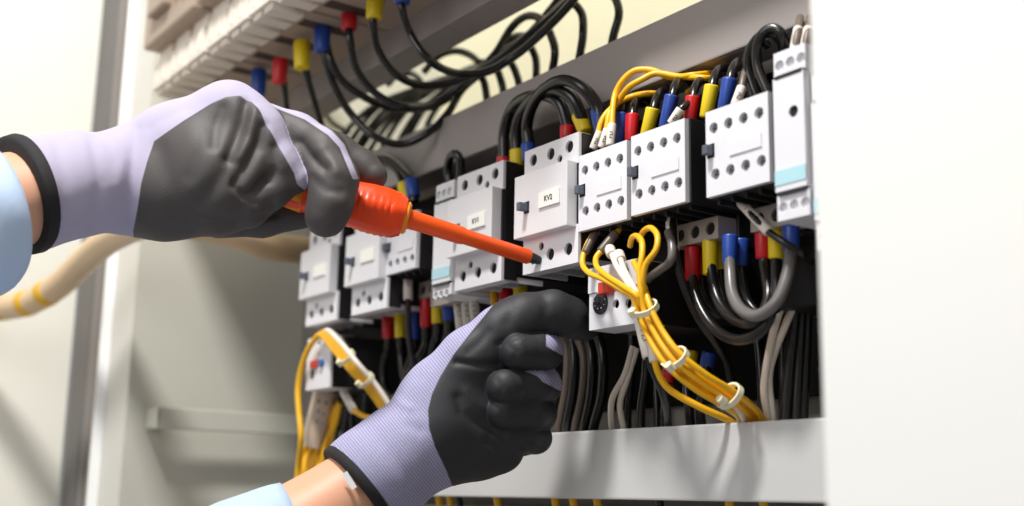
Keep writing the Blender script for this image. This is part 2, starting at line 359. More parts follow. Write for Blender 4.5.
small_contactor(-.1800, -.0130, 'small eight hole white contactor just below the amber collar of the screwdriver', h=.0430)
relay(.2142, .0022, 'slim white relay with a pale blue band beside the white post')
relay(.2356, -.0150, 'white relay almost hidden behind the edge of the white post', y=.003, led=False, w=.022)
relay(-.1095, -.0004, 'slim white relay with a blue framed label behind the screwdriver shaft', w=.024, h=.0815, led=False, band='paleblue')
overload(.0545, -.0838, 'white overload relay with black dial and red button, under the yellow wires')
overload(-.3135, -.0915, 'small white overload relay with red and blue buttons near the side wall', w=.0440, h=.0430, y=.002, small=True)
o = empty('terminal_block', (-.128, .02, -.082)); tag(o, 'taupe terminal block with two dark holes below the screwdriver collar', 'terminal block')
terminal_strip(o, -.146, -.112, -.082, -.062, .02, 2)
MB().box((-.146, .038, -.082), (-.112, .088, -.062)).build('housing', 'black', o)
for (x0, lab) in ((.1065, 'black overload relay body beneath the middle small contactor'), (.1665, 'black overload relay body beneath the small contactor by the slim relay')):
    r = empty('overload_relay', (x0, .034, -.11)); tag(r, lab, 'relay')
    b = MB().box((x0, .046, -.118), (x0 + .042, .088, -.0815), 0, .001); b.build('housing', 'black', r)
# ------------------------------------------------------------------ big terminal devices at the top
def top_device(x, lab):
    w = .1335; z0 = .145; y0 = -.10
    r = empty('power_contactor', (x, y0, z0)); tag(r, lab, 'contactor', 'big contactors hanging under the cabinet top')
    MB().box((x + .001, y0 + .006, z0 + .004), (x + w - .001, .0, z0 + .19), 0, .002).build('housing', 'beige', r)
    b = MB().box((x + .001, y0 + .022, z0 - .001), (x + w - .001, .0, z0 + .004))
    for k in range(3):
        b.box((x + .014 + k*.0445, y0 + .036, z0 - .0012), (x + .028 + k*.0445, y0 + .078, z0 - .0008), 1)
    b.build('underside', ['brown', 'slot'], r)
    for k in range(3):
        t = MB(); a = x + .002 + k*.0445
        t.box((a, y0, z0), (a + .0415, y0 + .02, z0 + .024), 0, .0012)
        t.box((a + .004, y0 + .003, z0 + .024), (a + .037, y0 + .02, z0 + .040), 0, .0012)
        t.box((a + .010, y0 - .001, z0 + .005), (a + .012, y0 + .002, z0 + .020), 0); t.box((a + .028, y0 - .001, z0 + .005), (a + .030, y0 + .002, z0 + .020), 0)
        t.build('terminal_cover', 'beige', r)
        for q in (.004, .024):
            MB().box((a + q, y0 + .003, z0 - .005), (a + q + .015, y0 + .030, z0 + .001), 0, .0010).build('clamp', 'beige', r)
    c = MB().box((x + .003, y0 - .012, z0 + .037), (x + w - .003, y0 + .012, z0 + .17), 0, .003)
    c.box((x + .03, y0 - .02, z0 + .058), (x + .075, y0 - .01, z0 + .10), 0, .003)
    c.build('front_cover', 'brown', r)
    for (q, h) in ((.095, .070), (.112, .066), (.088, .12)):
        MB().tube([(x + q, y0 - .011, z0 + h), (x + q, y0 - .018, z0 + h)], .0045, 14).build('cover_screw', 'screw', r)
    return r
top_device(-.4620, 'big white and taupe contactor nearest the side wall, above the upper glove')
top_device(-.3270, 'big white and taupe contactor holding the red and yellow sleeved cables above the upper glove')
top_device(-.1920, 'big contactor holding the second set of red, yellow and blue sleeves at the top')
top_device(-.0570, 'big contactor at the top, beyond the second set of coloured sleeves')
# ------------------------------------------------------------------ cables
def boot_mb(p, q, r0, r1=None, n=16):
    p = np.array(p); q = np.array(q); r1 = r1 or r0 * .9
    ts = [0, .02, .06, .5, .94, .98, 1.0]; fr = [.86, .95, 1, 1, 1, .95, .86]
    return MB().tube([p + (q - p) * t for t in ts], [(r0 + (r1 - r0) * t) * k for t, k in zip(ts, fr)], n)
def P3(pts): return [at(*p) for p in pts]
def cable(name, pts, r, mat, label, cat='cable', group=None, boots=(), sleeves=(), n=12, lay=0.):
    if lay: pts = [(a, c_, Y + lay * min(1, max(0, i - 2) / 3)) for i, (a, c_, Y) in enumerate(pts)]
    p = spline(P3(pts)); o = MB().tube(p, r, n).build(name, mat, loc=p[0], smooth=True, auto=50)
    tag(o, label, cat, group)
    for (col, a, b, br) in boots:
        boot_mb(at(*a), at(*b), br).build('insulating_sleeve', col, o, smooth=True, auto=40)
    for (a, b, br) in sleeves:
        s = boot_mb(at(*a), at(*b), br, br, 14).build('marker_sleeve', 'marker', o, smooth=True, auto=40)
        A, B = at(*a), at(*b); d = B - A; mk = MB(); view = C - A; view /= np.linalg.norm(view)
        side = np.cross(d / np.linalg.norm(d), view); side /= np.linalg.norm(side); dn = d / np.linalg.norm(d); vn = np.cross(side, dn)
        for (t, o1, o2) in ((.30, -.34, .3), (.37, -.34, -.1), (.44, -.3, .34), (.51, .1, .34), (.57, -.34, .2)):
            c0 = A + d * t
            q = [c0 + side*br*o1 + vn*br*(1.0) , c0 + side*br*o2 + vn*br*(1.0)]
            mk.tube(q, br * .09, 5)
        mk.build('printed_mark', 'ink', s)
    return o
BL = 'cable'; K = 'cable'
G1 = 'black cables hanging from the big contactors at the top'
b = .0054
# (1) hanging cables of the top row
cable('power_cable', [(258,70,-.05),(258,95,-.045),(262,120,-.03)], .0030, BL, 'black cable with blue sleeve just above the upper glove', K, G1, [('blue',(259,70,-.05),(258.5,95,-.05),.0066)])
cable('power_cable', [(281,62,-.05),(284,86,-.045),(287,112,-.03),(296,150,.0)], .0031, BL, 'black cable with red sleeve, above the upper glove', K, G1, [('red',(281,59,-.05),(279,84,-.05),.0066)])
cable('power_cable', [(301,48,-.05),(306,72,-.045),(314,100,-.03),(322,128,-.01),(330,160,.03)], .0031, BL, 'black cable with yellow sleeve dropping behind the upper glove', K, G1, [('yellow',(302,42,-.05),(302,69,-.05),.0068)])
cable('power_cable', [(322,35,-.045),(326,62,-.04),(336,90,-.03),(352,115,-.015),(376,137,.0),(402,144,.02),(428,133,.035),(448,113,.05),(462,90,.06),(482,72,.07),(504,52,.075),(527,36,.08),(551,9,.085),(566,-12,.085)], .0031, BL, 'black cable from the blue sleeve making the lowest loop above the screwdriver', K, G1, [('blue',(322.5,26,-.045),(322,52,-.045),.0068)])
cable('power_cable', [(326,40,-.04),(330,58,-.04),(340,78,-.03),(366,98,-.01),(402,109,.02),(436,105,.045),(462,88,.06),(490,64,.07),(513,38,.08),(535,34,.08),(556,12,.085),(570,-10,.085)], .0031, BL, 'second black cable leaving the blue sleeve beside the lowest loop', K, G1, lay=0.009)
cable('power_cable', [(348,18,-.04),(350,40,-.04),(356,68,-.03),(374,92,-.01),(404,107,.015),(440,100,.05),(468,79,.065),(494,55,.072),(512,27,.08),(527,16,.08),(542,20,.08),(552,38,.08),(555,52,.08),(551,78,.085)], .0031, BL, 'black cable from the second red sleeve looping to the bundle', K, G1, [('red',(349.5,4,-.04),(349,30,-.04),.0066)], lay=-0.009)
cable('power_cable', [(373,0,-.04),(373,24,-.04),(377,48,-.03),(394,73,-.01),(420,85,.02),(452,82,.05),(480,70,.065),(505,55,.075),(530,34,.08),(551,17,.085),(575,-6,.085)], .0031, BL, 'black cable from the second yellow sleeve looping to the bundle', K, G1, [('yellow',(376,-10,-.04),(374,19,-.04),.0068)], lay=-0.018)
cable('power_cable', [(401,-6,-.04),(402,10,-.04),(409,32,-.03),(427,58,-.01),(456,73,.03),(486,72,.06),(512,58,.075),(541,34,.08),(563,12,.085),(580,-8,.085)], .0031, BL, 'black cable from the topmost blue sleeve, outermost of the hanging loops', K, G1, [('blue',(403,-22,-.04),(402,4,-.04),.0066)], lay=-0.027)
# (2) bundle running behind the rail: drops and strands
G2 = 'black cables of the tangled bundle above the grey rail'
L2 = 'black cable in the tangled bundle above the grey rail'
drops = [[(470,72,.07),(482,78,.075),(487,100,.08),(488,130,.085)], [(478,62,.07),(494,66,.075),(502,84,.08),(505,120,.085)], [(490,58,.07),(508,60,.075),(517,76,.08),(522,110,.085)],
 [(500,56,.07),(524,42,.075),(535,56,.08),(536,90,.085)], [(540,26,.07),(568,2,.075),(581,12,.08),(583,34,.08),(578,70,.085)], [(606,-14,.08),(616,0,.08),(619,14,.08),(613,38,.08),(609,70,.085)],
 [(424,72,.06),(437,57,.07),(455,51,.075),(470,55,.08),(484,68,.08)], [(388,84,.05),(396,76,.06),(408,73,.07),(420,81,.07),(424,96,.07)]]
for kd, d in enumerate(drops): cable('power_cable', [(a_, b_, c_ + .0065 * (kd % 4)) for a_, b_, c_ in d] + ([(d[-1][0] + 2, d[-1][1] + 45, .100 + .0065 * (kd % 4))] if kd < 6 else []), .0031, BL, L2, K, G2)
for k in range(9):
    a = k / 8; ox = random.uniform(-5, 5); oy = random.uniform(-6, 6); Y = .102 + .0064 * k
    e = (478 + 12*a + ox, 74 - 12*a + oy*.4, .07)
    pts = [(304 + 92*a + ox, 246 - 16*a, Y), (308 + 92*a + ox, 206 - 10*a, Y), (316 + 92*a + ox, 182 - 10*a, Y), (334 + 86*a + ox, 150 - 8*a, Y), (366 + 66*a, 114 - 2*a + oy*.6, Y), (414 + 36*a, 92 + oy*.6 - 2*a, Y), (450 + 14*a, 80 - 6*a + oy*.6, Y), (*e[:2], Y), (505 + 6*a, 58 - 8*a, Y + .004), (530 + 6*a, 38 - 8*a, Y + .006)]
    cable('power_cable', pts, .0030, BL, L2, K, G2)
cable('power_cable', [(316,98,.06),(322,108,.06),(332,122,.06),(348,132,.06)], .0026, BL, 'short thin black cable end left of the tangled bundle', K)
# (3) loops from contactor to contactor in front of the grey rail
G3 = 'cables looping between the two large contactors'
cable('power_cable', [(504,160,.030),(504,135,.030),(510,112,.028),(524,98,.024),(544,95,.024),(560,104,.026),(568,128,.030)], .0041, BL, 'black cable with red sleeves looping between the two large contactors', K, G3, [('red',(504,157,.030),(502,172,.030),.0054),('red',(567.5,126,.030),(567,142,.030),.0052)])
cable('power_cable', [(517,156,.030),(516,132,.028),(522,112,.026),(538,94,.020),(558,90,.020),(574,100,.024),(583,122,.030)], .0041, BL, 'black cable with yellow sleeves looping between the two large contactors', K, G3, [('yellow',(517,150,.030),(517,168,.030),.0054),('yellow',(579,115,.030),(586,133,.030),.0054)])
cable('power_cable', [(529,146,.030),(527,126,.028),(533,104,.022),(548,86,.016),(566,80,.016),(584,89,.020),(597,106,.028),(601,122,.030)], .0041, BL, 'black cable with blue sleeves looping between the two large contactors', K, G3, [('blue',(528,144,.030),(529,162,.030),.0052),('blue',(598,110,.030),(602,132,.030),.0054)])
cable('power_cable', [(452,190,.036),(448,172,.034),(450,158,.030),(456,154,.030),(460,160,.032),(460,180,.036)], .0034, BL, 'small black cable loop above the slim relay behind the screwdriver', K)
for k, (col, x, y) in enumerate((('yellow', 405, 188), ('blue', 412, 184))):
    cable('power_cable', [(372 - 4*k,166 - 4*k,.045),(386,162 - 4*k,.04),(398 + 2*k,170 - 3*k,.035),(x,y,.03),(x + 2,y + 18,.03)], .0038, BL, f'black cable with {col} sleeve peeking out above the screwdriver grip', K, None, [(col,(x - 1,y - 4,.03),(x + 2,y + 14,.03),.0058)])
# (4) yellow control wires above the first small contactor
G4 = 'yellow control wires above the small contactor'
yw = .0019
cable('control_wire', [(598,140,.010),(599,130,.011),(604,117,.014),(617,104,.022),(632,96.6,.032),(648,93.5,.036),(664,95,.05)], yw, 'wire', 'yellow wire in the first marked sleeve from the KV2 contactor', 'wire', G4, (), [((593,149,.008),(600,131.5,.010),.0026)])
cable('control_wire', [(605,136,.010),(607,127,.011),(610,112,.014),(618,102,.020),(629,87,.020),(642,79.5,.024),(655,73.5,.030),(678,76.5,.036),(705,78,.040),(716,79,.06)], yw, 'wire', 'yellow wire in the middle marked sleeve above the small contactor', 'wire', G4, (), [((601.5,148,.008),(607.5,129,.010),.0026)])
cable('control_wire', [(612,132,.010),(612,123,.011),(613,107,.014),(616,92,.018),(623,80,.020),(634,71,.024),(651,70,.030),(670,77,.036),(694,75,.038),(712,73,.055)], yw, 'wire', 'yellow wire in the third marked sleeve, rising highest above the small contactor', 'wire', G4, (), [((610,146,.008),(612,124,.010),.0027)])
cable('control_wire', [(688,92,.06),(698,86,.055),(706,78,.055),(714,72,.06)], yw, 'wire', 'short yellow wire behind the red sleeve above the small contactors', 'wire')
# (5) sleeved cables above the small contactors
def up_cable(col, x, ya, yb, tilt, lab, Y=.024, r=.0027):
    xt = x + tilt
    cable('power_cable', [(x, yb + 4, Y),(xt, ya + 4, Y),(xt + tilt*.3 + 1, ya - 8, Y + .004),(xt + 8, ya - 16, Y + .016),(xt + 16, ya - 16, Y + .034),(xt + 22, ya - 10, .07)], r, BL, lab, K, 'sleeved cables above the small contactors', [(col,(xt, ya, Y),(x, yb + 6, Y),.0043)])
up_cable('blue', 619.5, 113, 141, 2, 'black cable with dark blue sleeve beside the three yellow wires')
up_cable('red', 631, 114, 136, 1.5, 'black cable with red sleeve, next to the dark blue one by the yellow wires')
up_cable('yellow', 646, 108, 131, 7, 'black cable with yellow sleeve above the first small contactor')
up_cable('blue', 665, 95, 122, 7, 'black cable with bright blue sleeve above the middle small contactor')
up_cable('red', 689, 96, 118, 4, 'black cable with red sleeve, crossed by the grey wire with white end')
up_cable('yellow', 706, 85, 112, 6, 'black cable with yellow sleeve above the small contactor by the slim relay')
up_cable('blue', 724, 78, 104, 6, 'black cable with blue sleeve above the small contactor by the slim relay')
cable('control_wire', [(673,119,.016),(680,110,.016),(690,102,.022),(703,94,.03),(712,88,.05)], .0020, 'cable', 'dark wire with white end sleeve crossing the red sleeve', 'wire', None, (), [((671,124,.014),(681,109,.016),.0028)])
cable('control_wire', [(736,104,.016),(741,90,.018),(744,76,.022),(748,66,.03),(752,60,.05)], .0020, 'cabletaupe', 'grey wire with white end sleeve beside the blue sleeve', 'wire', None, (), [((735,106,.014),(742,87,.018),.0028)])
G5 = 'glossy black loops beside the slim relay'
cable('power_cable', [(760,104,.028),(754,90,.026),(748,68,.024),(751,48,.022),(760,36,.022),(772,33,.024),(781,42,.03),(783,62,.04)], .0026, BL, 'glossy black cable loop beside the slim relay', K, G5)
cable('power_cable', [(773,104,.022),(766,88,.020),(757.5,66,.018),(757,46,.016),(764,32,.016),(773,28,.018),(782,34,.02),(786,54,.028),(784,76,.04)], .0027, BL, 'glossy black cable loop beside the slim relay', K, G5)
cable('power_cable', [(752,98,.036),(747,80,.036),(746,62,.034),(751,46,.034),(760,40,.036),(768,46,.042)], .0024, BL, 'glossy black cable loop beside the slim relay', K, G5)
for (a, lab) in ((797, 'pale wire end on top of the slim relay'), (807, 'pale wire end on top of the slim relay close to the post')):
    cable('control_wire', [(a - 3, 52, .012),(a, 38, .014),(a + 2, 27, .018),(a + 3, 18, .03)], .0022, 'cabletaupe', lab, 'wire', None, (), [((a - 3, 52, .012),(a + 1.5, 28, .017),.0026)])
# (6) yellow bundle under the first small contactor
G6 = 'yellow wires of the tied bundle under the small contactors'
def tail(k):                         # path of the tied bundle, k = 0..5 across
    o = (k - 2.5) * 4.2; q = (k % 2) * .0034
    return [(646 + o*.75, 310 + abs(o)*.0 - o*.35, -.006 + q), (657 + o*.8, 333 - o*.45, -.004 + q), (675 + o*.75, 358 - o*.75, -.001 + q), (702 + o*.6, 380 - o*.9, .010 + q), (730 + o*.6, 397 - o*.85, .026 + q), (752 + o*1.1, 415 - o*.35, .048 + q), (760 + o*1.2, 432, .065 + q)]
yr = .0017
T = lambda p, k: p + tail(k)
cable('control_wire', T([(603,226,.012),(595,232,.008),(588,243,.003),(584,253,.0),(582.5,264,-.003),(589,273,-.006),(603,279,-.008),(622,290,-.009),(634,299,-.008)],0), yr, 'wire', 'yellow wire in the outermost dark sleeve bending round the overload relay', 'wire', G6, [('cabletaupe',(597,230,.009),(585,253,.0),.0026)])
cable('control_wire', T([(620,228,.012),(612,239,.006),(602,250,.0),(596,258,-.004),(597,267,-.007),(607,276,-.009),(624,287,-.010),(638,297,-.009)],1), yr, 'wire', 'yellow wire in the second dark sleeve over the overload relay', 'wire', G6, [('cabletaupe',(616,233,.009),(600,252,-.001),.0028)])
cable('control_wire', T([(630,246,.008),(632,238,.004),(637,236,.0),(642,242,-.003),(642,256,-.006),(639,272,-.008),(641,289,-.008)],2), yr, 'wire', 'yellow wire hooking into the terminal above the bundle, shorter hook', 'wire', G6)
cable('control_wire', T([(639,240,.010),(644,231,.004),(651,228,.0),(657.5,236,-.003),(656,250,-.006),(646,264,-.008),(643,280,-.008)],3), yr, 'wire', 'yellow wire hooking into the terminal above the bundle, longer hook', 'wire', G6)
cable('control_wire', T([(634,262,.004),(640,275,-.002),(645,290,-.004)],4), yr, 'wire', 'yellow wire on the far side of the tied bundle', 'wire', G6)
cable('control_wire', [(611,252,.002),(617,267,-.004),(628,284,-.007),(638,300,-.006),(645,318,-.001),(668,362,.006),(700,388,.02),(730,406,.035),(744,430,.06)], .0016, 'wirewhite', 'white wire with ringed end running into the yellow bundle', 'wire', 'white wires over the overload relay', [('wirewhite',(609.5,249,.004),(612,255,.001),.0034)])
cable('control_wire', [(620,257,.002),(624,269,-.004),(633,286,-.007),(642,302,-.006),(650,322,.000),(672,362,.006),(706,388,.02),(736,408,.035),(748,432,.06)], .0016, 'wirewhite', 'white wire with ringed end, the one nearer the yellow hooks', 'wire', 'white wires over the overload relay', [('wirewhite',(618.5,254,.004),(621,260,.001),.0034)])
def tie(px, py, Y, ang, r, lab, tailpx):
    c = at(px, py, Y); u = R @ np.array([math.cos(ang), math.sin(ang), .35]); u /= np.linalg.norm(u)
    a = np.cross(u, np.array([0, 1, 0])); a /= np.linalg.norm(a); d = np.cross(u, a)
    ring = [c + (a * math.cos(t) * r[0] + d * math.sin(t) * r[1]) for t in np.linspace(0, 2*math.pi, 24, endpoint=False)]
    n = 24; vs = []
    for p in ring:
        o = p - c; o = o / np.linalg.norm(o) * .0006
        vs += [p - u*.0016, p - u*.0016 + o*2, p + u*.0016 + o*2, p + u*.0016]
    fs = []
    for i in range(n):
        j = (i + 1) % n
        for k in range(4): fs.append((i*4+k, i*4+(k+1) % 4, j*4+(k+1) % 4, j*4+k))
    m = MB().add(vs, fs); o = m.build('cable_tie', 'tie', loc=c); tag(o, lab, 'cable tie')
    h = at(*tailpx); hb = MB().tube([h + u*.0022, h - u*.0022], .0024, 8); hb.build('tie_head', 'tie', o)
tie(645, 308, -.005, 1.05, (.0076, .0058), 'white cable tie closest to the overload relay dial', (633, 313, -.010))
tie(675, 358, .0005, .80, (.0078, .0060), 'white cable tie in the middle of the yellow bundle', (670, 367, -.006))
tie(729, 396, .027, .62, (.0082, .0062), 'white cable tie just above the light grey rail', (722, 400, .020))
cable('control_wire', [(651,320,.012),(654,345,.010),(656,366,.010),(667,387,.016),(698,406,.028),(724,418,.042),(742,428,.06)], .0020, 'wire', 'single yellow wire below the tied bundle, coming from a white sleeve', 'wire', None, (), [((651,324,.011),(655,362,.010),.0033)])
cable('control_wire', [(640,318,.014),(645,340,.013),(650,362,.014),(661,388,.024),(667,412,.04),(668,434,.06)], .0024, 'cable', 'black wire coming from a white marker sleeve under the overload relay', 'wire', None, (), [((640,322,.013),(648.5,358,.013),.0034)])
cable('control_wire', [(671,205,.022),(673,230,.016),(675,252,.014),(683,284,.018),(700,320,.03),(718,346,.045),(728,366,.06),(732,400,.075)], .0024, 'cable', 'black wire hanging from the taupe marker sleeve', 'wire', None, (), [((670.5,216,.019),(674,251,.014),.0033)])
cable('control_wire', [(668,232,.014),(672,246,.010),(671,260,.008),(660,270,.010),(648,279,.016),(643,292,.03)], .0024, 'cablegrey', 'grey wire curving in the dark space behind the yellow hooks', 'wire')
# (7) thick loops under the small contactors
G7 = 'thick black loops under the small contactors'
def low_boot(col, x, ya, yb, Y): return (col, (x, ya, Y), (x, yb, Y), .0044)
cable('power_cable', [(692,262,.030),(693,282,.029),(700,307,.026),(716,330,.024),(740,340,.022),(763,329,.022),(775,298,.026),(776,260,.032)], .0030, BL, 'black cable loop from red sleeve to yellow sleeve, lowest of the thick loops', K, G7, [low_boot('red',692,247,281,.030), ('yellow',(776,224,.032),(776,259,.032),.0044)])
cable('power_cable', [(710,256,.030),(712,275,.029),(718,300,.026),(735,320,.022),(756,322,.020),(768,300,.024),(764,262,.032),(763,248,.032)], .0030, BL, 'black cable loop from yellow sleeve to red sleeve, middle of the thick loops', K, G7, [low_boot('yellow',710,240,275,.030), ('red',(763,228,.032),(763,259,.032),.0044)])
cable('power_cable', [(730,250,.030),(730,270,.028),(733,296,.022),(744,312,.018),(760,315,.016),(777,301,.018),(788,272,.024),(791,245,.030)], .0032, 'cablegrey', 'grey cable loop from blue sleeve to blue sleeve, topmost of the thick loops', K, G7, [low_boot('blue',730,235,266,.030), ('blue',(791,226,.030),(791,252,.030),.0046)])
G8 = 'second row of sleeved cables under the small contactors'
for (col, x, ya, yb) in (('red', 701, 250, 275), ('yellow', 720, 244, 270), ('blue', 741, 239, 266)):
    cable('power_cable', [(x, yb - 10, .0395),(x + 1, yb + 6, .0395),(x + 6, 300, .040),(x + 20, 314, .040),(x + 36, 308, .041)], .0028, BL, f'black cable with {col} sleeve in the second row, behind the thick loops', K, G8, [low_boot(col, x, ya, yb, .0395)])
cable('control_wire', [(738,197,.02),(746,208,.018),(757,220,.016),(769,232,.016),(785,243,.018),(800,252,.024),(812,262,.04)], .0019, 'cable', 'dark wire from a white sleeve crossing the yellow and blue sleeves under the slim relay', 'wire', None, (), [((740,202,.019),(769,232.5,.016),.0027)])
# (8) vertical cables going down behind the light rail
G9 = 'pale wires dropping behind the light grey rail'
cable('control_wire', [(790,296,.055),(783,304,.052),(775,326,.050),(769,352,.050),(764,390,.052),(769,421,.060),(772,440,.07)], .0021, 'wirewhite', 'pale wire bowing down beside the post', 'wire', G9)
cable('control_wire', [(789,294,.058),(793,304,.056),(785,326,.054),(776,348,.054),(769,376,.054),(774,421,.062),(777,440,.07)], .0021, 'wirewhite', 'pale wire bowing down beside the post', 'wire', G9)
cable('control_wire', [(633,346,.060),(625,374,.058),(612,400,.056),(612,432,.062),(613,445,.07)], .0020, 'wirewhite', 'white wire dropping beside the lower glove', 'wire', 'white wires beside the lower glove')
cable('control_wire', [(637,348,.062),(627,380,.060),(620,404,.060),(624,430,.064),(626,445,.07)], .0020, 'wirewhite', 'white wire dropping beside the lower glove', 'wire', 'white wires beside the lower glove')
G10 = 'black cables dropping behind the light grey rail'
L10 = 'black cable dropping straight behind the light grey rail near the post'
for (x0, x1, r, Y) in ((757,763,.0028,.07),(795,785,.0034,.062),(802,796,.0030,.066),(783,783,.0026,.078),(808,803,.0030,.07)):
    cable('power_cable', [(x0, 285, Y),(x0 - 1, 320, Y),((x0 + x1)/2, 360, Y),(x1, 420, Y),(x1, 450, Y)], r, BL, L10, K, G10)
L11 = 'black cable dropping behind the rail between the yellow bundle and the lower glove'
for (x0, x1, r, Y) in ((646,641,.0030,.074),(655,657,.0022,.078),(632,628,.0026,.078)):
    cable('power_cable', [(x0, 330, Y),(x0, 370, Y),(x1, 410, Y),(x1, 450, Y)], r, BL, L11, K, 'black cables between the bundle and the lower glove')
for (col, x, ya, yb, xe) in (('red', 668, 355, 386, 667), ('yellow', 688, 350, 383, 691), ('blue', 707, 352, 369, 702)):
    cable('power_cable', [(x, yb - 8, .068),(x - 1, yb + 8, .066),(xe - 2, 408, .066),(xe, 430, .07),(xe, 450, .075)], .0030, BL, f'black cable with {col} sleeve below the tied yellow bundle', K, 'sleeved cables below the tied bundle', [(col, (x + 3, ya, .068), (x - 1, yb, .068), .0046)])
L12 = 'thick dark cable bowing down beside the lower glove'
for k, (pts, mat, r) in enumerate(([((549,322),(558,330),(566,348),(566,385),(558,430),(556,452)), 'cabletaupe', .0026], [((553,318),(564,328),(573,348),(573,388),(566,430),(564,452)), 'cable', .0032],
  [((562,322),(574,334),(583,354),(583,388),(575,430),(573,452)), 'cabletaupe', .0026], [((566,316),(581,328),(591,352),(591,392),(584,430),(582,452)), 'cable', .0032], [((574,312),(590,324),(602,350),(602,394),(593,430),(591,452)), 'cable', .0034])):
    Y = .062 + .0015 * k
    cable('power_cable', [(a_, b_, Y) for a_, b_ in pts[:-1]] + [(*pts[-1], Y + .008)], r, mat, L12 if mat == 'cable' else 'thick brownish cable bowing down beside the lower glove', K, 'dark cables beside the lower glove' if mat == 'cable' else 'brownish cables beside the lower glove')
# (9) sleeved cables left, between the two gloves
G13 = 'sleeved cables hanging between the two gloves'
for (col, x, ya, yb, path) in (
  ('red', 388, 316, 339, [(386,352),(383,372),(386,390),(394,397),(402,390),(408,368),(418,336)]), ('yellow', 400.5, 313, 338, [(401,352),(403,372),(410,396)]),
  ('blue', 414, 312, 340, [(414,356),(410,380),(402,398)]), ('red', 426, 302, 328, [(425,345),(416,362),(405,378)]), ('yellow', 437.5, 302, 324, [(435,340),(431,358),(424,375)]),
  ('blue', 448.5, 303, 321, [(447,336),(444,350),(438,362)]), ('red', 506, 292, 311, [(507,325),(508,345)]), ('yellow', 520, 290, 305, [(521,320),(522,345)])):
    cable('power_cable', [(x, yb - 8, .030),(x, yb + 6, .030)] + [(a, c_, .034) for a, c_ in path], .0033, BL, f'black cable with {col} sleeve ' + ('hanging behind the thumb of the lower glove' if x > 500 else 'between the gloves, ' + ('nearest the small overload relay' if x < 405 else 'under the taupe terminal block' if x < 420 else 'under the slim relay with the blue label')), K, G13, [(col, (x, ya - 3, .030), (x, yb, .030), .0049)])
cable('control_wire', [(408,276,.016),(408,300,.014),(409,335,.018),(413,360,.024),(420,382,.03)], .0024, 'cable', 'black wire from a white sleeve below the taupe terminal block', 'wire', None, (), [((408,270,.016),(408,300,.014),.0036)])
for k, x in enumerate((457, 465, 473)):
    cable('control_wire', [(x, 298, .030),(x + 3, 320, .030),(x + 6, 345, .034)], .0022, 'wirewhite', 'black marked white sleeve wire behind the wrist of the lower glove', 'wire', 'white sleeved wires behind the lower glove', (), [((x, 296, .030),(x + 4.5, 334, .030),.0036)])
cable('control_wire', [(494,292,.028),(495,306,.028),(497,325,.032)], .0028, 'wire', 'short yellow wire between the red sleeve and the white sleeves above the lower glove', 'wire')
# (10) wiring beside the side wall
G14 = 'yellow wires of the bundle beside the small overload relay'
for k in range(5):
    o = (k - 2) * 3.0
    cable('control_wire', [(317 + k*2, 336 + k*.8, -.004),(324 + o*.4, 333 - o*.4, -.006),(337 + o*.6, 346 - o*.6, -.006),(354 + o*.6, 367 - o*.6, -.002),(371 + o*.6, 386 - o*.5, .010),(386 + o*.6, 408 - o*.4, .02),(396 + o, 430, .03)], .0021, 'wire' if k < 4 else 'wirewhite', 'yellow wire in the tied bundle beside the small overload relay' if k < 4 else 'white wire in the tied bundle beside the small overload relay', 'wire', G14 if k < 4 else None)
tie(346, 357, -.005, .85, (.0085, .0062), 'white cable tie beside the small overload relay, the higher one', (340, 363, -.01))
tie(365, 380, .006, .85, (.0085, .0062), 'white cable tie beside the small overload relay, the lower one', (359, 384, .0))
cable('control_wire', [(326,331,-.002),(318,336,-.004),(309,348,-.005),(302,366,-.005),(298,388,-.005),(299,412,-.005),(301,436,-.005),(298,470,.0),(296,500,.0)], .0024, 'wire', 'yellow wire bowing out against the side wall', 'wire')
cable('control_wire', [(332,332,.0),(342,340,.0),(348,346,.01)], .002, 'cablegrey', 'thin grey wire end above the small overload relay', 'wire')
G15 = 'yellow wires hanging under the small overload relay'
for k in range(7):
    cable('control_wire', [(321 + k*3, 402 + 2*(k % 3), .03),(314 + k*3.2, 424, .03),(305 + k*3.4, 445, .026 + .004*(k % 2)),(300 + k*3.6, 472, .026),(296 + k*3.8, 510, .03)], .0022, 'wire', 'yellow wire hanging from the clear sleeve by the side wall', 'wire', G15)
o = MB().tube(spline(P3([(326,392,.026),(321,412,.024),(313,446,.022)])), [.0100]*0 or .0105, 14)
o = o.build('clear_sleeve', 'clear', loc=at(320,420,.024), smooth=True, auto=50); tag(o, 'clear wrinkled sleeve gathering the yellow wires by the side wall', 'sleeve')
mk = MB()
for (a, c_) in ((319,402),(326,404),(318,412),(324,415),(317,422),(322,424)):
    q = at(a, c_, .0105); mk.box(q - .0010, q + np.array([.0012, .0004, .0022]))
mk.build('printed_mark', 'slider', o)
cable('control_wire', [(344,392,.02),(352,408,.02),(358,413,.02),(370,418,.022),(384,418,.03),(398,410,.04)], .0022, 'wire', 'yellow wire with white end sleeve above the lower cuff', 'wire', None, (), [((343,391,.02),(354,411,.02),.0034)])
cable('control_wire', [(340,404,.03),(337,418,.03),(331,438,.03),(326,470,.03)], .0022, 'wire', 'yellow wire just behind the skin of the lower wrist', 'wire')
for k in range(7):
    x = 336 + 9 * k
    cable('power_cable', [(x + 8, 350 + 4*k, .062 + .003*k),(x + 4, 378, .064 + .003*k),(x + (3 if k % 2 else -3), 405, .064 + .003*k),(x, 440, .066 + .003*k),(x + 2, 480, .068 + .003*k)], .0028, BL, 'black cable in the dark space behind the lower cuff', K, 'black cables behind the lower cuff')
